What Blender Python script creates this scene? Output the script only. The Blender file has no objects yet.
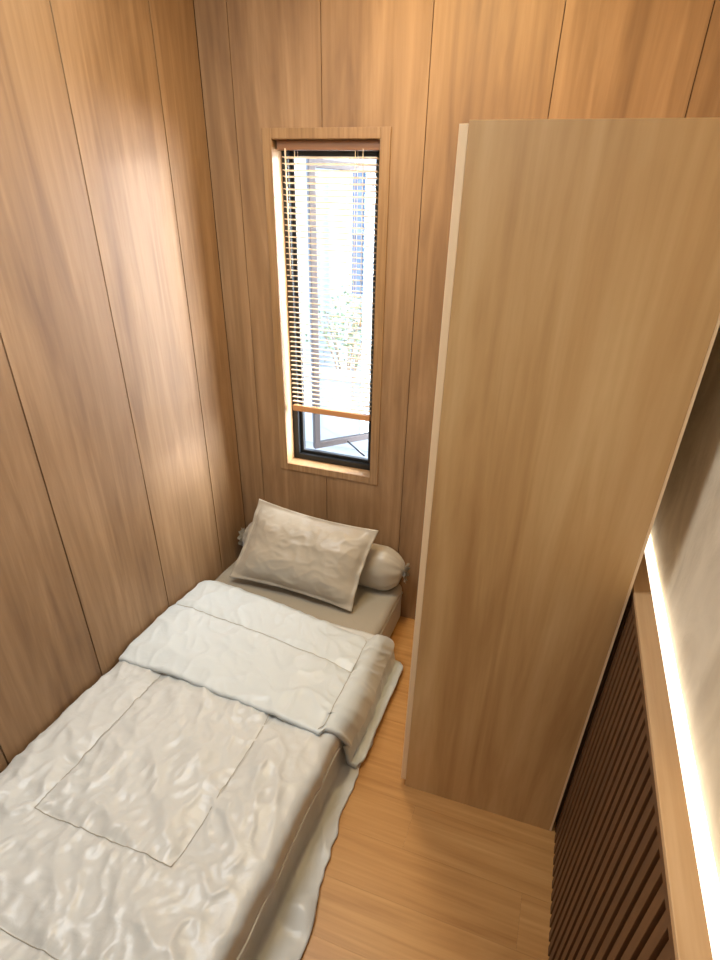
import bpy, bmesh, math, random
from mathutils import Vector, Matrix, noise, Euler
random.seed(7)
sc = bpy.context.scene
C = sc.collection
PI = math.pi

# ------------------------------------------------------------------ camera
FPX, YAW, PIT, ROL = 539.54, -0.3158, -0.5198, -0.0384
CX, CY, H = 375.11, 526.92, 2.0
cy_, sy_ = math.cos(YAW), math.sin(YAW); cp_, sp_ = math.cos(PIT), math.sin(PIT)
cr_, sr_ = math.cos(ROL), math.sin(ROL)
fw = Vector((sy_*cp_, cy_*cp_, sp_)); rt = Vector((cy_, -sy_, 0)); dn = fw.cross(rt)
rt2 = cr_*rt + sr_*dn; dn2 = -sr_*rt + cr_*dn
cam_d = bpy.data.cameras.new('camera'); cam = bpy.data.objects.new('camera', cam_d); C.objects.link(cam)
up = -dn2; bk = -fw
cam.matrix_world = Matrix(((rt2.x, up.x, bk.x, 0), (rt2.y, up.y, bk.y, 0), (rt2.z, up.z, bk.z, H), (0, 0, 0, 1)))
cam_d.sensor_fit = 'VERTICAL'; cam_d.sensor_height = 24.0; cam_d.sensor_width = 18.0
cam_d.lens = FPX/960*24.0
cam_d.shift_x = (360-CX)/960; cam_d.shift_y = (CY-480)/960
cam_d.clip_start = 0.02
sc.camera = cam

# ------------------------------------------------------------------ world, sun, room lights, exposure
def lin(c): return tuple((v/255/12.92 if v/255 <= .04045 else ((v/255+.055)/1.055)**2.4) for v in c)
w = bpy.data.worlds.new('world'); sc.world = w; w.use_nodes = True
_nt = w.node_tree; bg = _nt.nodes['Background']; bg.inputs[1].default_value = 1.0
SUND = Vector((1, .98, .11)).normalized()
# hazy sky: cool base with a broad bright aureole around the low sun
_tc = _nt.nodes.new('ShaderNodeTexCoord'); _dp = _nt.nodes.new('ShaderNodeVectorMath'); _dp.operation = 'DOT_PRODUCT'
_nt.links.new(_tc.outputs['Generated'], _dp.inputs[0]); _dp.inputs[1].default_value = SUND
_mx = _nt.nodes.new('ShaderNodeMath'); _mx.operation = 'MAXIMUM'; _nt.links.new(_dp.outputs['Value'], _mx.inputs[0]); _mx.inputs[1].default_value = 0
_pw = _nt.nodes.new('ShaderNodeMath'); _pw.operation = 'POWER'; _nt.links.new(_mx.outputs[0], _pw.inputs[0]); _pw.inputs[1].default_value = 1.5
_cm = _nt.nodes.new('ShaderNodeMix'); _cm.data_type = 'RGBA'; _nt.links.new(_pw.outputs[0], _cm.inputs[0])
_cm.inputs[6].default_value = (4.4, 5.6, 7.2, 1); _cm.inputs[7].default_value = (64, 69, 74, 1)
_nt.links.new(_cm.outputs[2], bg.inputs[0])
def light(name, kind, loc, d, energy, col, **k):
    l = bpy.data.lights.new(name, kind); l.energy = energy; l.color = col
    for a, b in k.items(): setattr(l, a, b)
    o = bpy.data.objects.new(name, l); C.objects.link(o); o.location = loc
    o.rotation_euler = Vector(d).to_track_quat('-Z', 'Y').to_euler()
    return o
light('sun', 'SUN', (3, 6, 3), -SUND, 1.7, (1, .97, .93), angle=math.radians(2.4))
pt = light('window_portal', 'AREA', (-1.05, 2.56, 1.55), (0, -1, 0), 1, (1, 1, 1), shape='RECTANGLE', size=.5, size_y=1.45)
pt.data.cycles.is_portal = True
light('ceiling_light', 'AREA', (-1.2, 1.0, 2.92), (0, 0, -1), 37, (.90, .96, 1), shape='DISK', size=.9)
light('warm_downlight', 'AREA', (-.55, 1.75, 2.92), (0, .1, -1), 19, (1, .74, .36), shape='DISK', size=.2)
light('rear_light', 'AREA', (-.6, -1.3, 2.6), (0, .6, -.8), 11, (1, .95, .88), shape='RECTANGLE', size=1.2, size_y=.8)
sc.view_settings.view_transform = 'Standard'; sc.view_settings.look = 'None'
sc.view_settings.gamma = 1; sc.view_settings.use_curve_mapping = False
sc.view_settings.exposure = 0.0

# ------------------------------------------------------------------ dimensions
XL, YW, XS, XP = -1.593, 2.395, .313, .388        # left wall, window wall, slat wainscot face, plaster wall
YB, ZC, LZ = -2.2, 2.95, 1.125
NX0, NX1, NZ0, NZ1 = -1.287, -.820, .845, 2.264    # window opening

# ------------------------------------------------------------------ materials
def newmat(name):
    m = bpy.data.materials.new(name); m.use_nodes = True
    nt = m.node_tree; return m, nt, nt.nodes['Principled BSDF']
def plain(name, col, rough=.5, metal=0, **k):
    m, nt, b = newmat(name)
    b.inputs['Base Color'].default_value = (*lin(col), 1); b.inputs['Roughness'].default_value = rough
    b.inputs['Metallic'].default_value = metal
    for a, v in k.items(): b.inputs[a.replace('_', ' ')].default_value = v
    return m
def wood(name, dark, mid, lite, axis='z', scale=1.0, rough=.42, contrast=1.0, fine=.35, bump=.04):
    m, nt, b = newmat(name); N = nt.nodes; L = nt.links
    tc = N.new('ShaderNodeTexCoord'); at = N.new('ShaderNodeAttribute'); at.attribute_name = 'pid'
    off = N.new('ShaderNodeVectorMath'); off.operation = 'MULTIPLY_ADD'
    L.new(at.outputs['Vector'], off.inputs[0]); off.inputs[1].default_value = (37.0, 53.0, 29.0)
    L.new(tc.outputs['Object'], off.inputs[2])
    def mp(sc_, st):
        q = N.new('ShaderNodeMapping'); s = [sc_]*3; s['xyz'.index(axis)] = sc_*st
        q.inputs['Scale'].default_value = s; L.new(off.outputs[0], q.inputs['Vector']); return q
    a = mp(6.5*scale, .13)
    n1 = N.new('ShaderNodeTexNoise'); n1.inputs['Scale'].default_value = 1; n1.inputs['Detail'].default_value = 6
    n1.inputs['Roughness'].default_value = .62; n1.inputs['Distortion'].default_value = 1.3
    L.new(a.outputs[0], n1.inputs['Vector'])
    f = mp(70*scale, .022)
    n2 = N.new('ShaderNodeTexNoise'); n2.inputs['Scale'].default_value = 1; n2.inputs['Detail'].default_value = 3
    L.new(f.outputs[0], n2.inputs['Vector'])
    c = mp(24*scale, .09)
    n3 = N.new('ShaderNodeTexNoise'); n3.inputs['Scale'].default_value = 1; n3.inputs['Detail'].default_value = 5
    n3.inputs['Distortion'].default_value = 1.2
    L.new(c.outputs[0], n3.inputs['Vector'])
    m1 = N.new('ShaderNodeMix'); m1.data_type = 'FLOAT'; m1.inputs[0].default_value = .4
    L.new(n1.outputs[0], m1.inputs[2]); L.new(n3.outputs[0], m1.inputs[3])
    m2 = N.new('ShaderNodeMix'); m2.data_type = 'FLOAT'; m2.inputs[0].default_value = fine
    L.new(m1.outputs[0], m2.inputs[2]); L.new(n2.outputs[0], m2.inputs[3])
    r = N.new('ShaderNodeValToRGB'); e = r.color_ramp.elements
    w_ = .17/contrast
    e[0].position = .5-w_; e[0].color = (*lin(dark), 1); e[1].position = .5+w_; e[1].color = (*lin(lite), 1)
    x = r.color_ramp.elements.new(.5); x.color = (*lin(mid), 1)
    L.new(m2.outputs[0], r.inputs[0]); L.new(r.outputs[0], b.inputs['Base Color'])
    b.inputs['Roughness'].default_value = rough
    bp = N.new('ShaderNodeBump'); bp.inputs['Strength'].default_value = bump; bp.inputs['Distance'].default_value = .002
    L.new(n2.outputs[0], bp.inputs['Height']); L.new(bp.outputs[0], b.inputs['Normal'])
    return m
M = {}
M['wall'] = wood('wall_laminate', (106, 77, 51), (138, 107, 74), (168, 135, 100), scale=.62, rough=.58, contrast=.95, fine=.2)
M['groove'] = plain('groove_shadow_gap', (74, 46, 28), .8)
M['ward'] = wood('wardrobe_laminate', (176, 137, 88), (200, 163, 112), (216, 184, 134), scale=.5, rough=.38, contrast=1.2, fine=.18)
M['edge'] = plain('light_edge_band', (240, 214, 176), .45)
M['floor'] = wood('floor_vinyl', (160, 110, 56), (186, 136, 78), (204, 156, 98), axis='x', scale=.9, rough=.38, contrast=.9)
M['casing'] = wood('casing_laminate', (116, 86, 56), (146, 114, 78), (170, 138, 102), scale=1.6, rough=.38, contrast=.8)
M['slatwall'] = wood('dark_slat_wood', (80, 53, 30), (94, 63, 36), (108, 74, 44), scale=1.6, rough=.5)
M['slatback'] = plain('dark_slat_backing', (92, 60, 36), .7)
M['ledge'] = wood('ledge_wood', (170, 132, 92), (190, 154, 112), (206, 172, 132), axis='y', scale=1.2, rough=.45, contrast=.7)
M['black'] = plain('black_aluminium', (34, 36, 38), .32, .4)
M['sash'] = plain('grey_aluminium', (56, 50, 50), .4, .3)
M['blind'] = wood('blind_wood', (214, 186, 154), (228, 204, 174), (238, 216, 190), axis='x', scale=3, rough=.35, contrast=.7)
M['blindrail'] = wood('blind_rail_wood', (170, 118, 74), (190, 138, 92), (206, 156, 110), axis='x', scale=3, rough=.35, contrast=.7)
M['headrail'] = wood('blind_headrail_wood_shaded', (112, 76, 50), (134, 94, 64), (150, 108, 76), axis='x', scale=3, rough=.4, contrast=.7)  # rail wood darkened: the shade on the headrail is put into its colour
M['cord'] = plain('blind_cord', (225, 205, 180), .7)
M['white'] = plain('white_wall_paint', (226, 222, 214), .7)
M['ceil'] = plain('ceiling_paint', (226, 216, 200), .8)
# fabric
def fabric(name, col, rough, sheen=.3, wr=.0):
    m, nt, b = newmat(name); N = nt.nodes; L = nt.links
    b.inputs['Base Color'].default_value = (*lin(col), 1); b.inputs['Roughness'].default_value = rough
    b.inputs['Sheen Weight'].default_value = sheen; b.inputs['Sheen Roughness'].default_value = .4
    b.inputs['Specular IOR Level'].default_value = .55
    tc = N.new('ShaderNodeTexCoord')
    n = N.new('ShaderNodeTexNoise'); n.inputs['Scale'].default_value = 22; n.inputs['Detail'].default_value = 5
    n.inputs['Distortion'].default_value = 1.0
    L.new(tc.outputs['Object'], n.inputs['Vector'])
    bp = N.new('ShaderNodeBump'); bp.inputs['Strength'].default_value = .25 + wr; bp.inputs['Distance'].default_value = .006
    L.new(n.outputs[0], bp.inputs['Height']); L.new(bp.outputs[0], b.inputs['Normal'])
    return m
M['satin'] = fabric('satin_comforter', (200, 202, 199), .36)
M['satin_daylit'] = fabric('satin_reverse_daylit', (202, 210, 212), .38)  # reverse side tinted bluish: cool window daylight put into the colour
M['sheet'] = fabric('fitted_sheet', (162, 154, 138), .48)
M['case'] = fabric('pillow_case', (172, 164, 149), .38)
M['thread'] = plain('quilt_thread', (168, 162, 148), .7)
# plaster
def plaster():
    m, nt, b = newmat('trowelled_plaster'); N = nt.nodes; L = nt.links
    tc = N.new('ShaderNodeTexCoord')
    q = N.new('ShaderNodeMapping'); q.inputs['Scale'].default_value = (1, 1, .7); L.new(tc.outputs['Object'], q.inputs['Vector'])
    n1 = N.new('ShaderNodeTexNoise'); n1.inputs['Scale'].default_value = 5; n1.inputs['Detail'].default_value = 8; n1.inputs['Distortion'].default_value = 1.4
    n2 = N.new('ShaderNodeTexNoise'); n2.inputs['Scale'].default_value = 28; n2.inputs['Detail'].default_value = 6; n2.inputs['Distortion'].default_value = .6
    L.new(q.outputs[0], n1.inputs['Vector']); L.new(q.outputs[0], n2.inputs['Vector'])
    r = N.new('ShaderNodeValToRGB'); r.color_ramp.elements[0].position = .3; r.color_ramp.elements[1].position = .7
    r.color_ramp.elements[0].color = (*lin((196, 182, 158)), 1); r.color_ramp.elements[1].color = (*lin((224, 212, 188)), 1)
    L.new(n1.outputs[0], r.inputs[0]); L.new(r.outputs[0], b.inputs['Base Color'])
    a = N.new('ShaderNodeMath'); a.operation = 'MULTIPLY_ADD'; a.inputs[1].default_value = .45
    L.new(n2.outputs[0], a.inputs[0]); L.new(n1.outputs[0], a.inputs[2])
    bp = N.new('ShaderNodeBump'); bp.inputs['Strength'].default_value = .5; bp.inputs['Distance'].default_value = .012
    L.new(a.outputs[0], bp.inputs['Height']); L.new(bp.outputs[0], b.inputs['Normal'])
    b.inputs['Roughness'].default_value = .7
    return m
M['plaster'] = plaster()
def glass():
    m = bpy.data.materials.new('window_glass'); m.use_nodes = True; nt = m.node_tree; N = nt.nodes; N.clear()
    o = N.new('ShaderNodeOutputMaterial'); t = N.new('ShaderNodeBsdfTransparent'); g = N.new('ShaderNodeBsdfGlossy')
    t.inputs[0].default_value = (.93, .96, .96, 1); g.inputs['Roughness'].default_value = .02
    x = N.new('ShaderNodeMixShader'); fr = N.new('ShaderNodeFresnel'); fr.inputs[0].default_value = 1.45
    nt.links.new(fr.outputs[0], x.inputs[0]); nt.links.new(t.outputs[0], x.inputs[1]); nt.links.new(g.outputs[0], x.inputs[2])
    nt.links.new(x.outputs[0], o.inputs[0]); return m
M['glass'] = glass()
def emis(name, col, s):
    m, nt, b = newmat(name); b.inputs['Base Color'].default_value = (.8, .8, .8, 1)
    b.inputs['Emission Color'].default_value = (*col, 1); b.inputs['Emission Strength'].default_value = s; return m
M['led'] = emis('led_diffuser', (1.0, .90, .74), 2.0)

# ------------------------------------------------------------------ mesh helpers
def box(bm, x0, x1, y0, y1, z0, z1, mi=0, pid=None, bev=0):
    t = bmesh.new()
    vs = [t.verts.new((x, y, z)) for x in (x0, x1) for y in (y0, y1) for z in (z0, z1)]
    for f in ((0, 1, 3, 2), (4, 6, 7, 5), (0, 4, 5, 1), (2, 3, 7, 6), (0, 2, 6, 4), (1, 5, 7, 3)):
        t.faces.new([vs[i] for i in f])
    if bev: bmesh.ops.bevel(t, geom=list(t.edges), offset=bev, segments=2, profile=.6, affect='EDGES')
    bmesh.ops.recalc_face_normals(t, faces=list(t.faces))
    add(bm, t, mi, pid)
def add(bm, t, mi=0, pid=None):
    lay = bm.verts.layers.float_vector.get('pid') or bm.verts.layers.float_vector.new('pid')
    mp = {}
    for v in t.verts:
        n = bm.verts.new(v.co); n[lay] = pid or (0, 0, 0); mp[v] = n
    for f in t.faces:
        try: g = bm.faces.new([mp[v] for v in f.verts])
        except ValueError: continue
        g.material_index = mi; g.smooth = f.smooth
    t.free()
def tube(bm, pts, r, n=8, mi=0, cap=True):
    t = bmesh.new(); rings = []
    pts = [Vector(p) for p in pts]
    for i, p in enumerate(pts):
        d = (pts[min(i+1, len(pts)-1)] - pts[max(i-1, 0)]).normalized()
        a = d.orthogonal().normalized() if i == 0 else (rings_a - d*rings_a.dot(d)).normalized()
        rings_a = a; b = d.cross(a)
        rr = r[i] if isinstance(r, (list, tuple)) else r
        rings.append([t.verts.new(p + rr*(math.cos(k*2*PI/n)*a + math.sin(k*2*PI/n)*b)) for k in range(n)])
    for i in range(len(rings)-1):
        for k in range(n):
            f = t.faces.new((rings[i][k], rings[i][(k+1) % n], rings[i+1][(k+1) % n], rings[i+1][k])); f.smooth = True
    if cap: t.faces.new(rings[0][::-1]); t.faces.new(rings[-1])
    bmesh.ops.recalc_face_normals(t, faces=list(t.faces))
    add(bm, t, mi)
def obj(name, bm, mats, parent=None):
    me = bpy.data.meshes.new(name); bm.to_mesh(me); bm.free()
    for m in (mats if isinstance(mats, (list, tuple)) else [mats]): me.materials.append(m)
    o = bpy.data.objects.new(name, me); C.objects.link(o)
    if parent: o.parent = parent; o.matrix_parent_inverse = parent.matrix_world.inverted()
    return o
def empty(name, loc, rz=0):
    o = bpy.data.objects.new(name, None); C.objects.link(o); o.location = loc; o.rotation_euler = (0, 0, rz)
    o.empty_display_size = .1
    o.matrix_world = Matrix.LocRotScale(Vector(loc), Euler((0, 0, rz)), Vector((1, 1, 1)))
    return o
def tag(o, label=None, cat=None, group=None, kind=None):
    if label: o['label'] = label
    if cat: o['category'] = cat
    if group: o['group'] = group
    if kind: o['kind'] = kind
    return o
def rp(): return (random.random(), random.random(), random.random())

# ------------------------------------------------------------------ room shell
FL = []
b = bmesh.new()                                     # vinyl planks running across the room
y = YB-.1; k = 0
while y < YW+.05:
    x = XL-.05 - (k*.43 % 1.2)
    while x < XP+.05:
        x0, x1 = max(x, XL-.05), min(x+1.2, XP+.05)
        if x1-x0 > .01: box(b, x0+.0002, x1-.0002, y+.0002, y+.1798, -.02, 0, 0, rp())
        x += 1.2
    y += .18; k += 1
box(b, XL-.05, XP+.05, YB-.1, YW+.05, -.1, -.0012, 1)
tag(obj('floor', b, [M['floor'], M['groove']]), 'warm honey wood plank floor beside the low bed', 'floor', kind='structure')
b = bmesh.new(); box(b, XL-.1, XP+.1, YB-.1, YW+.1, ZC, ZC+.1)
tag(obj('ceiling', b, M['ceil']), 'plain ceiling above the wood panelled room', 'ceiling', kind='structure')
PW = .4512; G = .0016
b = bmesh.new()
GL = .0028; y0 = 1.6718 - 9*PW
for i in range(11):
    a, c = max(y0+i*PW, YB), min(y0+(i+1)*PW, YW-.0005)
    if c > a: box(b, XL-.012, XL, a+GL, c-GL, 0, ZC, 0, rp())
box(b, XL-.1, XL-.009, YB-.1, YW+.11, -.05, ZC, 1)
tag(obj('wall_left', b, [M['wall'], M['groove']]), 'left wall of tall wood grain panels running beside the bed', 'wall', kind='structure')
# window wall: seams measured on the photo
b = bmesh.new()
seams = [XL, -1.450, -1.064, -.644, -.2095, .225, XP]
for a, c in zip(seams[:-1], seams[1:]):
    pid = rp()
    def pan(x0, x1, z0, z1): box(b, x0, x1, YW, YW+.012, z0, z1, 0, pid)
    l, r = a+G, c-G
    if r <= NX0-.03 or l >= NX1+.03: pan(l, r, 0, ZC)
    else:
        if l < NX0: pan(l, NX0, 0, ZC)
        if r > NX1: pan(NX1, r, 0, ZC)
        ml, mr = max(l, NX0), min(r, NX1)
        pan(ml, mr, 0, NZ0); pan(ml, mr, NZ1, ZC)
for X0, X1, Z0, Z1 in ((XL-.1, NX0, -.05, ZC), (NX1, XP+.1, -.05, ZC), (NX0, NX1, -.05, NZ0), (NX0, NX1, NZ1, ZC)):
    box(b, X0, X1, YW+.009, YW+.11, Z0, Z1, 1)
tag(obj('wall_back', b, [M['wall'], M['groove']]), 'wood panelled wall with the narrow window at the bed head', 'wall', kind='structure')
b = bmesh.new(); box(b, XP, XP+.1, YB-.1, YW+.11, -.05, ZC)
tag(obj('wall_right', b, M['plaster']), 'rough beige plaster wall lit from below by the light strip', 'wall', kind='structure')
b = bmesh.new(); box(b, XL-.1, XP+.1, YB-.1, YB, -.05, ZC)
tag(obj('wall_front', b, M['white']), 'plain wall behind the viewpoint', 'wall', kind='structure')

# slatted wainscot + ledge
b = bmesh.new()
y = YB+.01; P_ = .042
while y < YW-.03:
    box(b, XS, XS+.016, y, y+.026, .0, LZ-.034, 0, rp(), .0015); y += P_
box(b, XS+.014, XP-.001, YB, YW-.001, 0, LZ-.034, 1)
tag(obj('trim_1', b, [M['slatwall'], M['slatback']]), 'dark brown vertical slat wainscot below the lit ledge', 'wainscot', kind='structure')
b = bmesh.new()
box(b, XS-.004, XS+.042, YB, YW-.002, LZ-.014, LZ, 0, None, .002)
box(b, XS-.002, XS+.030, YB, YW-.002, LZ-.034, LZ-.014, 1)
box(b, XS+.0305, XP-.001, YB, YW-.002, LZ-.034, LZ-.016, 0)
tag(obj('trim_2', b, [M['ledge'], M['slatwall']]), 'light wood ledge capping the dark slats with light strip behind', 'ledge', kind='structure')
b = bmesh.new(); box(b, XS+.043, XP-.003, YB+.02, YW-.02, LZ-.015, LZ-.004, 0, None, .002)
box(b, XS+.0425, XP-.002, YB+.02, YW-.02, LZ-.016, LZ-.0145, 1)
o = obj('light_strip', b, [M['led'], M['white']]); tag(o, 'glowing warm white light strip along the top of the wood ledge', 'light strip')

# ------------------------------------------------------------------ window
WN = tag(empty('window_1', ((NX0+NX1)/2, YW+.08, NZ0)), 'narrow tall window with open casement and black frame above the pillow', 'window', kind='structure')
b = bmesh.new()
cw, cd = .042, .007
for (x0, x1, z0, z1) in ((NX0-cw, NX0, NZ0-.036, NZ1+.036), (NX1, NX1+cw, NZ0-.036, NZ1+.036), (NX0, NX1, NZ1, NZ1+.036), (NX0, NX1, NZ0-.036, NZ0)):
    box(b, x0, x1, YW-cd, YW+.004, z0, z1, 0, rp(), .0015)
# reveal lining
for (x0, x1, z0, z1) in ((NX0-.01, NX0+.001, NZ0, NZ1), (NX1-.001, NX1+.01, NZ0, NZ1), (NX0, NX1, NZ1-.001, NZ1+.01), (NX0, NX1, NZ0-.01, NZ0+.001)):
    box(b, x0, x1, YW-.004, YW+.11, z0, z1, 0, rp())
obj('window_casing', b, M['casing'], WN)
b = bmesh.new()
FY = YW+.075
for k_, (fwid, ya, yb) in enumerate(((.030, FY, FY+.022), (.048, FY+.020, FY+.045))):
    x0, x1, z0, z1 = NX0+.001, NX1-.001, NZ0+.001, NZ1-.001
    for q in ((x0, x0+fwid, z0, z1), (x1-fwid, x1, z0, z1), (x0+fwid, x1-fwid, z0, z0+fwid), (x0+fwid, x1-fwid, z1-fwid, z1)):
        box(b, q[0], q[1], ya, yb, q[2], q[3], 0, None, .0015)
tag(obj('window_frame', b, M['black'], WN), 'black aluminium fixed frame')
# open sash, swung outward on its left side
SA = math.radians(50); SW = .40; SZ0, SZ1 = .885, 2.215
b = bmesh.new(); st = .034
for q in ((0, st, SZ0, SZ1), (SW-st, SW, SZ0, SZ1), (st, SW-st, SZ0, SZ0+st), (st, SW-st, SZ1-st, SZ1)):
    box(b, q[0], q[1], -.014, .014, q[2], q[3], 0, None, .002)
g = bmesh.new(); box(g, st-.004, SW-st+.004, -.003, .003, SZ0+st-.004, SZ1-st+.004)
RM = Matrix.Translation((-1.205, YW+.155, 0)) @ Matrix.Rotation(SA, 4, 'Z')
b.transform(RM); g.transform(RM)
S_ = obj('sash', b, M['sash'], WN); tag(S_, 'grey casement sash standing open to the outside')
obj('pane', g, M['glass'], S_)
b = bmesh.new()   # stay arm and hinge blocks
tube(b, [(-.90, YW+.125, .903), (-1.06, YW+.29, .90)], .005)
obj('stay_arm', b, M['black'], WN)

# ------------------------------------------------------------------ venetian blind
BX0, BX1, BY = -1.258, -.842, YW+.036
BL = tag(empty('venetian_blind', ((BX0+BX1)/2, BY, NZ1)), 'light wood venetian blind hanging in the narrow window, stopped above the sill', 'blind')
b = bmesh.new(); box(b, NX0+.010, NX1-.008, BY-.018, BY+.016, NZ1-.034, NZ1-.002, 0, None, .002)
obj('headrail', b, M['headrail'], BL)
b = bmesh.new()
ZT, ZB, NS = 2.205, 1.178, 47
for i in range(NS):
    z = ZT+(ZB-ZT)*i/(NS-1); t = bmesh.new(); rows = []
    for s in range(5):
        v = (s-2)/2; yy = BY+v*.0125; zz = z+.0016*(1-v*v)-.0012*v + .0004*math.sin(i*2.3)
        rows.append([t.verts.new((x, yy, zz+d)) for x in (BX0, BX1) for d in (.0014, -.0014)])
    for s in range(4):
        a_, c_ = rows[s], rows[s+1]
        for f in ((a_[0], a_[2], c_[2], c_[0]), (a_[1], c_[1], c_[3], a_[3]), (a_[0], c_[0], c_[1], a_[1]), (a_[2], a_[3], c_[3], c_[2])): t.faces.new(f)
    t.faces.new((rows[0][0], rows[0][1], rows[0][3], rows[0][2])); t.faces.new((rows[4][0], rows[4][2], rows[4][3], rows[4][1]))
    bmesh.ops.recalc_face_normals(t, faces=list(t.faces))
    add(b, t, 0, rp())
obj('slats', b, M['blind'], BL)
b = bmesh.new(); box(b, BX0, BX1, BY-.013, BY+.013, 1.130, 1.158, 0, None, .003); obj('bottom_rail', b, M['blindrail'], BL)
for x in (BX0+.06, BX1-.09):
    b = bmesh.new()
    for dy in (-.014, .014): tube(b, [(x, BY+dy, NZ1-.03), (x, BY+dy, 1.15)], .0011, 5)
    for i in range(NS):
        z = ZT+(ZB-ZT)*i/(NS-1)-.0016; tube(b, [(x, BY-.014, z), (x, BY+.014, z)], .0007, 4)
    obj('ladder_cord', b, M['cord'], BL)
b = bmesh.new(); tube(b, [(BX0+.022, BY-.024, NZ1-.03), (BX0+.024, BY-.022, 1.75)], .003, 6); obj('tilt_wand', b, M['cord'], BL)
for x in (BX1-.055,):
    b = bmesh.new(); tube(b, [(x, BY-.020, NZ1-.03), (x+.002, BY-.020, 1.60)], .0012, 5); tube(b, [(x+.002, BY-.02, 1.6), (x+.002, BY-.02, 1.57)], [.003, .006], 8)
    obj('pull_cord', b, M['cord'], BL)

# ------------------------------------------------------------------ wardrobe
WX0, WX1, WY, WZ = -.297, .300, 1.380, 2.182
WR = tag(empty('wardrobe', ((WX0+WX1)/2, (WY+YW)/2, 0)), 'tall light oak wardrobe right of the bed, its plain side panel facing the room', 'wardrobe')
b = bmesh.new(); box(b, WX0+.0205, WX1-.0078, WY, WY+.018, .0, WZ, 0, rp(), .0008); obj('side_panel', b, M['ward'], WR)
b = bmesh.new(); box(b, WX0+.0205, WX1-.0078, YW-.022, YW-.004, .0, WZ, 0, rp(), .0008); obj('side_panel', b, M['ward'], WR)
b = bmesh.new(); box(b, WX0+.0205, WX1-.0078, WY+.018, YW-.022, WZ-.018, WZ, 0, rp(), .0008); obj('top_panel', b, M['ward'], WR)
b = bmesh.new(); box(b, WX0+.03, WX1-.008, WY+.018, YW-.022, .06, .078, 0, rp(), .0008); obj('bottom_panel', b, M['ward'], WR)
b = bmesh.new(); box(b, WX1-.0075, WX1, WY+.001, YW-.004, .0, WZ-.001, 0, rp(), .0005); tag(obj('back_panel', b, M['edge'], WR), 'pale edged back panel')
b = bmesh.new(); box(b, WX0+.05, WX0+.066, WY+.018, YW-.022, .0, .06, 0, rp()); obj('plinth', b, M['ward'], WR)
ym = (WY+YW)/2
for (a, c) in ((WY+.001, ym-.0015), (ym+.0015, YW-.006)):
    b = bmesh.new(); box(b, WX0, WX0+.020, a, c, .038, WZ-.006, 0, rp(), .0008)
    d = tag(obj('door', b, M['edge'], WR), 'pale door seen edge on')

_c = Matrix.Translation((WX1, WY, 0))
WR.matrix_world = _c @ Matrix.Rotation(math.radians(1.2), 4, 'Z') @ _c.inverted() @ WR.matrix_world
# ------------------------------------------------------------------ bed
def nz(x, y, z=0): return noise.noise(Vector((x, y, z)))
def fbm(x, y, o=3, z=0):
    s = 0; a = 1
    for i in range(o): s += a*nz(x, y, z+i*7.3); x *= 2.03; y *= 2.03; a *= .5
    return s
def ridge(x, y, z=0): return (1-abs(nz(x, y, z))*1.6)
def sm(a, b_, t):
    t = max(0, min(1, (t-a)/(b_-a))); return t*t*(3-2*t)

MT = .25
# mattress with fitted sheet
def rbox(x0, x1, y0, y1, z0, z1, r, nx, ny, dispf=None):
    t = bmesh.new()
    bmesh.ops.create_cube(t, size=1)
    bmesh.ops.scale(t, vec=(x1-x0, y1-y0, z1-z0), verts=t.verts); bmesh.ops.translate(t, vec=((x0+x1)/2, (y0+y1)/2, (z0+z1)/2), verts=t.verts)
    bmesh.ops.bevel(t, geom=list(t.edges), offset=r, segments=5, profile=.5, affect='EDGES')
    return t
t = rbox(-1.588, -.598, .235, 2.385, .002, MT, .035, 0, 0)
bmesh.ops.subdivide_edges(t, edges=[e for e in t.edges if e.calc_length() > .1], cuts=48, use_grid_fill=True)
for v in t.verts:
    v.co.z += .0035*fbm(v.co.x*5, v.co.y*5)*(v.co.z > .2); v.co.x += .003*nz(v.co.y*9, v.co.z*5)*(v.co.x > -.61)
for f in t.faces: f.smooth = True
b = bmesh.new(); add(b, t)
mt = obj('mattress', b, M['sheet']); tag(mt, 'low mattress in a taupe fitted sheet on the floor along the left wall', 'mattress')
b = bmesh.new()
tube(b, [(-.5965, 1.90, .20), (-.5965, 2.36, .20)], .0035, 6)
obj('sheet_seam', b, M['sheet'], mt)

def resample(pts, n):
    L = [0]
    for a, c in zip(pts[:-1], pts[1:]): L.append(L[-1]+(Vector(c)-Vector(a)).length)
    out = []; j = 0
    for i in range(n):
        s = L[-1]*i/(n-1)
        while j < len(L)-2 and L[j+1] < s: j += 1
        f = (s-L[j])/max(1e-9, L[j+1]-L[j]); out.append(Vector(pts[j]).lerp(Vector(pts[j+1]), f))
    return out
def chaikin(p, n=2):
    for _ in range(n):
        q = [p[0]]
        for a, c in zip(p[:-1], p[1:]): q += [tuple(.75*x+.25*y for x, y in zip(a, c)), tuple(.25*x+.75*y for x, y in zip(a, c))]
        p = q+[p[-1]]
    return p
def segd(px, py, a, c):
    ax, ay = a; bx, by = c; dx, dy = bx-ax, by-ay
    t = max(0, min(1, ((px-ax)*dx+(py-ay)*dy)/(dx*dx+dy*dy)))
    return math.hypot(px-ax-t*dx, py-ay-t*dy), t*math.hypot(dx, dy)
def clampm(x, z, e):
    """keep cloth clear of the mattress block"""
    if x < -.586-.03+.0 : return x, max(z, MT+.0095+e)
    if z < MT-.03: return max(x, -.589+e), z
    dx, dz = x+.624, z-(MT-.026); r_ = math.hypot(dx, dz); R_ = .0355+e
    if r_ < R_ and r_ > 1e-6: return -.624+dx*R_/r_, MT-.026+dz*R_/r_
    return x, z
def cv(x, y, z):
    if y > .2: x, z = clampm(x, z, 0)
    return Vector((x, y, max(z, .002)))
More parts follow.
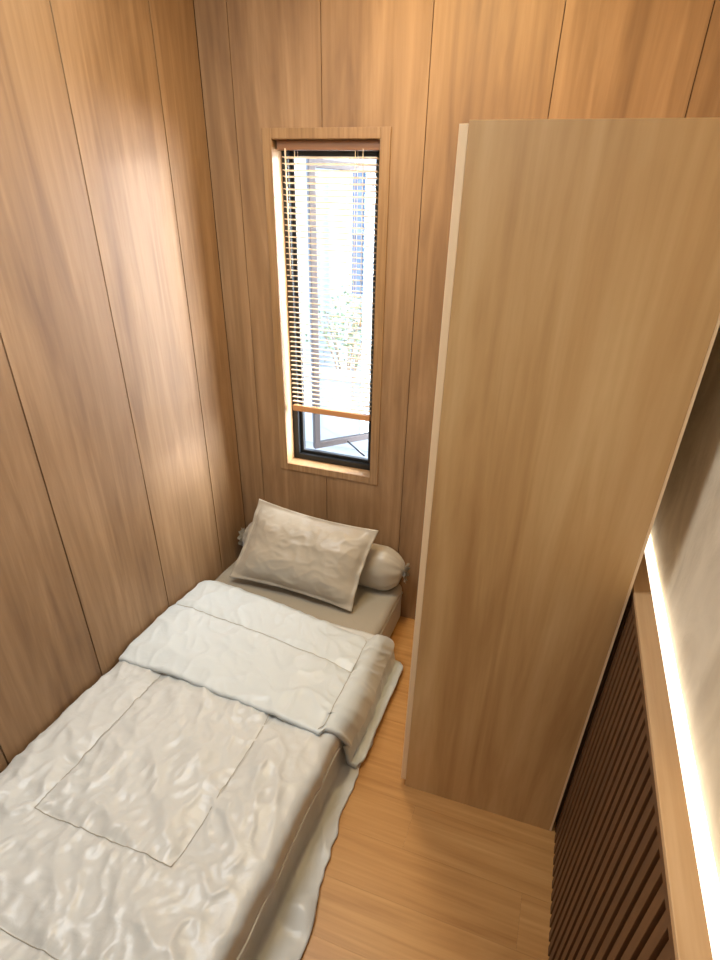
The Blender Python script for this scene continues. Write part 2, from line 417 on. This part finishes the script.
def drape(prof, vs, ns, disp, thick, skew=None):
    """prof(v) -> list of (x,z); vs: list of (y, extra offset); returns bmesh closed slab"""
    t = bmesh.new(); grid = []; nrm = []
    for (y, off) in vs:
        pr = resample(prof(y), ns); row = []; rn = []
        for i, p in enumerate(pr):
            a = pr[max(0, i-1)]; c = pr[min(ns-1, i+1)]; d = (c-a).normalized(); n = Vector((-d[1], d[0]))
            if n.y < 0 and p.x < -.62: n = -n
            s = i/(ns-1)
            dd = disp(p.x, y, p.y, s) + off
            qx, qz, qy = max(XL+.014, p.x+n.x*dd), max(.004, p.y+n.y*dd), y+(skew(p.x, y, s) if skew else 0)
            qx, qz = clampm(qx, qz, thick+.001)
            if y < .19: qz = max(.02 if qx < -.55 else .006, qz-(.19-y)); qy = .19-.05*sm(.19, .0, y)
            row.append(Vector((qx, qy, qz))); rn.append(n)
        grid.append(row); nrm.append(rn)
    top = [[t.verts.new(p) for p in r] for r in grid]
    bot = [[t.verts.new(cv(max(XL+.003, p.x-n.x*thick), p.y, p.z-n.y*thick)) for p, n in zip(r, q)] for r, q in zip(grid, nrm)]
    R_, K = len(top), ns
    def q4(a, b_, c, d):
        f = t.faces.new((a, b_, c, d)); f.smooth = True
    for i in range(R_-1):
        for j in range(K-1):
            q4(top[i][j], top[i][j+1], top[i+1][j+1], top[i+1][j]); q4(bot[i][j], bot[i+1][j], bot[i+1][j+1], bot[i][j+1])
        q4(top[i][0], top[i+1][0], bot[i+1][0], bot[i][0]); q4(top[i][-1], bot[i][-1], bot[i+1][-1], top[i+1][-1])
    for j in range(K-1):
        q4(top[0][j], bot[0][j], bot[0][j+1], top[0][j+1]); q4(top[-1][j], top[-1][j+1], bot[-1][j+1], bot[-1][j])
    bmesh.ops.recalc_face_normals(t, faces=list(t.faces))
    return t, grid
SX0, SX1 = -1.352, -.815
ST_MAIN = [((SX0, 1.36), (SX0, .668)), ((SX0, .668), (SX1, .662)), ((SX1, .662), (SX1, 1.36)),
           ((SX0, .375), (SX1, .370)), ((SX0, .375), (SX0, -.2)), ((SX1, .370), (SX1, -.2))]
def disp_main(x, y, z, s):
    e = sm(-.60, -.66, x)                      # 1 on the top surface
    wx = x+.05*nz(x*3, y*3, 3); wy = y+.05*nz(x*3, y*3, 9)
    d = .014*fbm(wx*3.2+3, wy*2.6, 3)
    rr = ridge(wx*5.0+wy*3.2, wy*2.2-wx*1.4, 5); d += .040*max(0, rr-.35)**2
    rr = ridge(wx*3.0-wy*4.0, wy*4.5+wx*6, 2); d += .030*max(0, rr-.4)**2
    rr = ridge(wx*14+wy*5, wy*9-wx*5, 8); d += .020*max(0, rr-.3)**2
    rr = ridge(wx*24-wy*14, wy*20+wx*6, 4); d += .008*max(0, rr-.3)**2
    d *= (.35+.65*e)*(.72+.5*nz(x*1.7+5, y*1.7))*(1-.85*sm(1.30, 1.36, y))
    if z > .15:
        dm = 9; al = 0
        for k_, (a, c) in enumerate(ST_MAIN):
            q, l = segd(x, y, a, c)
            if q < dm: dm = q; al = l+k_*1.7
        g = math.exp(-(dm/.05)**2)
        d += .010*(1-math.exp(-(dm/.035)))*(1-.9*sm(1.30, 1.36, y))
        d += .0095*g*(1-math.exp(-(dm/.008)))*(nz(al*34, k_*2.2, dm*9)+.6*nz(al*70, 3, dm*12))
        # edge puff near piping
    if z < .10: d += 0
    return d
def prof_main(y):
    hem = -.475+.065*sm(1.33, .65, y)+.020*nz(y*6, 1.7)+.012*nz(y*17, 4)+.010*math.sin(y*17)*sm(1.0, .5, y)
    wob = .006*nz(y*5, 4.4)
    lift = .026*(.5+.5*math.sin(y*24+3*nz(y*4, 0)))*sm(1.25, .8, y)
    return chaikin([(-1.590, MT+.004), (-1.570, .272), (-1.45, .279), (-1.0, .281), (-.66, .280), (-.60, .279), (-.572, .276), (-.556+wob, .262), (-.552+wob, .235), (-.549+wob, .205), (-.556-wob, .19),
                    (-.556, .12), (-.553+wob, .06), (-.550, .02), (-.535, .012), (-.505, .013+lift*.8), (hem-.03, .012+lift), (hem, .011+lift*.2)], 2)
vs = [(-.03+i*(1.88+.03)/224, 0) for i in range(225)]
t, grid = drape(prof_main, vs, 190, disp_main, .010)
b = bmesh.new(); add(b, t)
CF = obj('comforter', b, M['satin']); tag(CF, 'pale satin quilted comforter spread over the mattress and spilling onto the floor', 'comforter')
# folded-back top of the comforter
YF0, YF1 = 1.308, 1.965
STF = [((-1.59, 1.700), (-.60, 1.700))]
def disp_fold(x, y, z, s):
    wx = x+.04*nz(x*4, y*4, 13); wy = y+.04*nz(x*4, y*4, 19)
    d = .009*fbm(wx*4+1, wy*3.5+8, 3)
    rr = ridge(wx*5+8, wy*7+2, 4); d += .020*max(0, rr-.4)**2
    rr = ridge(wx*12+8, wy*10+2+wx*5, 6); d += .010*max(0, rr-.35)**2
    if z > .15:
        q, l = segd(x, y, *STF[0])
        d += .011*(1-math.exp(-q/.030)) + .004*math.exp(-(q/.05)**2)*(1-math.exp(-q/.008))*nz(l*40, 8.1, q*9)
        q, l = segd(x, y, (-.597, 1.30), (-.597, 2.0))
        d += .006*(1-math.exp(-q/.025)) + .003*math.exp(-(q/.04)**2)*(1-math.exp(-q/.008))*nz(l*44, 2.5, q*9)
    return d
def prof_fold(y):
    hem = -.468+.006*nz(y*7, 3)-.035*sm(YF1-.05, YF1, y)-.02*sm(YF0+.05, YF0, y)
    k = .016*sm(1.5, 1.9, y)
    return chaikin([(-1.590, MT+.004), (-1.570, .272), (-1.45, .279), (-1.0, .281), (-.66, .279), (-.605-k, .276), (-.578-k, .271), (-.565-k, .255), (-.558-k, .23), (-.553-k*.7, .19), (-.546, .12), (-.538, .05), (-.530, .022), (-.505, .018), (hem, .014)], 2)
vs = []
for i in range(96):
    y = YF0+(YF1-YF0)*i/95
    o_ = .019 + .010*sm(YF0, YF0+.12, y)
    e = (YF1-y)/.045
    o_ -= .006*sm(1.6, 1.9, y)
    if e < 1: o_ = o_*math.sqrt(max(0, 1-(1-e)**2)) - .012*(1-e)
    e = (y-YF0)/.018
    if e < 1: o_ *= .72+.28*math.sqrt(max(0, 1-(1-e)**2))
    vs.append((y, o_))
vsf = vs
t, gridf = drape(prof_fold, vs, 190, disp_fold, .016, lambda x, y, s: (-(.06+.08*sm(YF0, YF1, y))*min(1, max(0, x+1.59)/.98)**1.3 if x < -.60 else 0)*1.0+(-(.06+.08*sm(YF0, YF1, y))*(1-sm(.70, .88, s)) + .05*sm(.7, .95, s) if x >= -.60 else 0))
b = bmesh.new(); add(b, t)
fo = obj('folded_top', b, M['satin_daylit'], CF); tag(fo, 'turned back upper end showing the reverse side, cool window daylight tinted into its colour')
# stitching threads following the surface
def gsample(grid, x, y):
    j = min(range(len(grid[0])), key=lambda j: abs(grid[0][j].x-x) + (9 if grid[0][j].z < .2 else 0))
    p = min((r[j] for r in grid), key=lambda q: abs(q.y-y)); return Vector((x, y, p.z))
def stitch(bm, grid, a, c, dz):
    n = int(math.hypot(c[0]-a[0], c[1]-a[1])/.01); P = []
    for i in range(n+1):
        p = gsample(grid, a[0]+(c[0]-a[0])*i/n, a[1]+(c[1]-a[1])*i/n); p.z += .0022-.0008*(i % 2); P.append(p)
    tube(bm, P, .0013, 5)
for a, c in ST_MAIN:
    c = (c[0], max(c[1], -.05)); b = bmesh.new(); stitch(b, grid, a, c, .001); obj('stitching', b, M['thread'], CF)
jr = min(range(len(vsf)), key=lambda i: abs(vsf[i][0]-1.70))
P = [p+Vector((0, 0, .0016)) for p in gridf[jr] if -1.575 < p.x < -.600 and p.z > .2]
b = bmesh.new(); tube(b, P, .0013, 5); obj('stitching', b, M['thread'], fo)
jc = min(range(len(gridf[0])), key=lambda j: abs(gridf[10][j].x+.597)+(9 if gridf[10][j].z < .2 else 0))
b = bmesh.new(); tube(b, [r_[jc]+Vector((.0012, 0, .0014)) for r_ in gridf[2:-5]], .0013, 5); obj('stitching', b, M['thread'], fo)
# piping on the draped side
def side_at(row, z):
    c = [q for q in row if q.x > -.62]; return min(c, key=lambda q: abs(q.z-z))
b = bmesh.new()
pp = [side_at(r, .195) for r in grid if r[0].y < 1.32]
pp = [Vector((sum(q.x for q in pp[max(0, i-4):i+5])/len(pp[max(0, i-4):i+5])+.003, p.y, .197)) for i, p in enumerate(pp)]
tube(b, pp[::3], .0042, 8); obj('piping', b, M['satin'], CF)

# ------------------------------------------------------------------ bolster
BO = empty('bolster', (-1.05, 2.285, MT))
tag(BO, 'long taupe bolster with gathered end lying against the wall behind the pillow', 'bolster')
t = bmesh.new(); rings = []; L0, L1 = -1.535, -.578; n = 48; m_ = 70
for i in range(m_+1):
    f = i/m_; x = L0+(L1-L0)*f; e = min(f, 1-f)*(L1-L0)
    r = (math.sin(min(1, e/.12)*PI/2)**.55)*.86+.14
    ring = []
    for k in range(n):
        a = 2*PI*k/n
        pl = 1+.13*math.sin(a*11+1.3*math.sin(a*3))*math.exp(-e/.05)
        rr = r*pl*(1+.035*nz(x*7, math.cos(a)*1.5, math.sin(a)*1.5)+.02*nz(x*18, math.cos(a)*3, math.sin(a)*3))
        yy = 2.288+.092*rr*math.cos(a); zz = MT+.132+.130*rr*math.sin(a)
        ring.append(t.verts.new((x+.01*math.sin(a)*math.exp(-e/.03), min(yy, YW-.006), max(zz, MT+.004))))
    rings.append(ring)
for i in range(m_):
    for k in range(n):
        f = t.faces.new((rings[i][k], rings[i][(k+1) % n], rings[i+1][(k+1) % n], rings[i+1][k])); f.smooth = True
t.faces.new(rings[0][::-1]); t.faces.new(rings[-1]); bmesh.ops.recalc_face_normals(t, faces=list(t.faces))
b = bmesh.new(); add(b, t); obj('bolster_cover', b, M['case'], BO)
for sx, x in ((1, L1), (-1, L0)):                  # ruffled gathered collar
    t = bmesh.new(); r0 = []; r1 = []; r2 = []
    n = 60
    for k in range(n):
        a = 2*PI*k/n; q = 1+.08*math.sin(a*9)+.05*math.sin(a*17+1)
        for rr_, lst, dx in ((.012, r0, -.012), (.026*q, r1, .010), (.042*q, r2, .014+.006*math.sin(a*9+1))):
            lst.append(t.verts.new((x+sx*dx, 2.288+rr_*math.cos(a), MT+.132+rr_*1.3*math.sin(a))))
    for A_, B_ in ((r0, r1), (r1, r2)):
        for k in range(n):
            f = t.faces.new((A_[k], A_[(k+1) % n], B_[(k+1) % n], B_[k])); f.smooth = True
    bmesh.ops.solidify(t, geom=list(t.faces), thickness=.003)
    b = bmesh.new(); add(b, t); obj('gathered_end', b, M['case'], BO)

# ------------------------------------------------------------------ pillow (leans on the bolster)
BLc, BRc = Vector((-1.478, 2.020, MT+.045)), Vector((-.765, 2.010, MT+.022))
TLc, TRc = Vector((-1.405, 2.268, .665)), Vector((-.710, 2.232, .640))
t = bmesh.new(); nu, nv = 84, 60; FR = []; BK = []
for j in range(nv+1):
    rf = []; rb = []
    for i in range(nu+1):
        u = i/nu*2-1; v = j/nv*2-1
        # edges bow inward between pointed corners
        uu = u*(1-.045*(1-v*v)); vv = v*(1-.09*(1-u*u))
        P = BLc.lerp(BRc, (uu+1)/2).lerp(TLc.lerp(TRc, (uu+1)/2), (vv+1)/2)
        N_ = (BRc-BLc).cross(TLc-BLc).normalized()      # faces the room / upwards
        if N_.y > 0: N_ = -N_
        fl = .06
        a = max(0, 1-abs(u)); c = max(0, 1-abs(v))
        ia = max(0, (a-fl)/(1-fl)); ic = max(0, (c-fl*1.4)/(1-fl*1.4))
        th = .072*(1-(1-min(1, ia*1.5))**2.2)**.75*(1-(1-min(1, ic*1.25))**2.2)**.75
        wr_ = .008*fbm(u*2.2+4, v*1.8, 2)+.010*max(0, ridge(u*4+v*2, v*3-u*3, 12)-.4)**2+.007*max(0, ridge(u*2.2-v*1.5, v*2.4+u*2, 3)-.45)**2*3*.5
        ew = .010*nz(u*4, v*4, 30)*(1-min(1, ia*4)*min(1, ic*4))
        edge = min(1, th/.02)
        rf.append(t.verts.new(P+N_*(th+wr_*edge+ew+.003)))
        rb.append(t.verts.new(P-N_*(th*.55+.003-ew)))
    FR.append(rf); BK.append(rb)
for G_, s in ((FR, 0), (BK, 1)):
    for j in range(nv):
        for i in range(nu):
            f = t.faces.new((G_[j][i], G_[j][i+1], G_[j+1][i+1], G_[j+1][i])); f.smooth = True
for i in range(nu):
    t.faces.new((FR[0][i], BK[0][i], BK[0][i+1], FR[0][i+1])); t.faces.new((FR[nv][i], FR[nv][i+1], BK[nv][i+1], BK[nv][i]))
for j in range(nv):
    t.faces.new((FR[j][0], FR[j+1][0], BK[j+1][0], BK[j][0])); t.faces.new((FR[j][nu], BK[j][nu], BK[j+1][nu], FR[j+1][nu]))
for v in t.verts:
    v.co.z = max(v.co.z, MT+.004)
bmesh.ops.recalc_face_normals(t, faces=list(t.faces))
b = bmesh.new(); add(b, t); tag(obj('pillow', b, M['case']), 'taupe satin pillow with pointed corners leaning back at the bed head', 'pillow')

# ------------------------------------------------------------------ outside
M['facade'] = plain('white_render', (150, 152, 156), .8)
M['paving'] = plain('pale_paving', (116, 116, 118), .8)
M['bluepane'] = plain('facade_glass', (84, 108, 138), .15, 0)
M['muntin'] = plain('facade_muntin', (104, 116, 130), .5)
M['leaf'] = plain('leaf_green', (74, 86, 56), .6)
M['stem'] = plain('stem_brown', (110, 90, 70), .8)
b = bmesh.new(); box(b, -9, 9, YW+.15, 14, -.6, -.5)
tag(obj('outside_ground', b, M['paving']), 'pale paved ground outside the window', 'ground', kind='structure')
FB = tag(empty('neighbour_building', (-4, 8, -.5)), 'white building with tall gridded windows seen outside through the blind', 'building')
b = bmesh.new()
WNS = [(-3.14, -2.42, 1.02, 2.55)]
xs = [-8, -3.14, -2.42, -1.6]; 
box(b, -8, -3.14, 8, 9, -.5, 6); box(b, -2.42, -1.6, 8, 9, -.5, 6); box(b, -3.14, -2.42, 8, 9, -.5, 1.02); box(b, -3.14, -2.42, 8, 9, 2.55, 6)
box(b, -3.40, -3.16, 7.86, 8.01, -.5, 6)
obj('facade', b, M['facade'], FB)
b = bmesh.new(); box(b, -3.14, -2.42, 8.08, 8.1, 1.02, 2.55); wd = obj('facade_window', b, M['bluepane'], FB)
b = bmesh.new()
for i in range(1, 5): box(b, -3.14+i*.144-.008, -3.14+i*.144+.008, 8.05, 8.08, 1.02, 2.55)
for i in range(1, 9): box(b, -3.14, -2.42, 8.05, 8.08, 1.02+i*.17-.007, 1.02+i*.17+.007)
box(b, -3.14, -2.42, 8.03, 8.08, 1.78, 1.86)
obj('muntins', b, M['muntin'], wd)
b = bmesh.new(); box(b, -4.6, -1.2, 5.9, 6.05, -.5, .35); box(b, -4.65, -1.15, 5.86, 6.09, .35, .40)
tag(obj('garden_wall', b, M['facade']), 'low white garden wall in front of the white building outside', 'wall')
SH = tag(empty('shrub', (-2.75, 6.9, -.5)), 'leafy shrub outside behind the blind, in front of the white building', 'shrub')
b = bmesh.new()
for i in range(7):
    a = i*.9; tube(b, [(-2.75, 6.9, -.5), (-2.75+.15*math.cos(a), 6.9+.15*math.sin(a), .3), (-2.75+.4*math.cos(a), 6.9+.3*math.sin(a), .9)], [.02, .014, .006], 6)
obj('stems', b, M['stem'], SH)
b = bmesh.new()
for i in range(420):
    d = Vector((random.gauss(0, .24), random.gauss(0, .2), random.gauss(0, .22))); c0 = Vector((-2.75, 6.9, .72))+d
    u_ = Vector((random.uniform(-1, 1), random.uniform(-1, 1), random.uniform(-.6, 1))).normalized(); v_ = u_.orthogonal().normalized()
    l_ = random.uniform(.04, .08); w__ = l_*.32; nn = u_.cross(v_)*.006
    p = [c0, c0+u_*l_*.5+v_*w__+nn, c0+u_*l_, c0+u_*l_*.5-v_*w__+nn]
    t = bmesh.new(); q = [t.verts.new(x) for x in p]; t.faces.new(q); add(b, t)
obj('leaves', b, M['leaf'], SH)
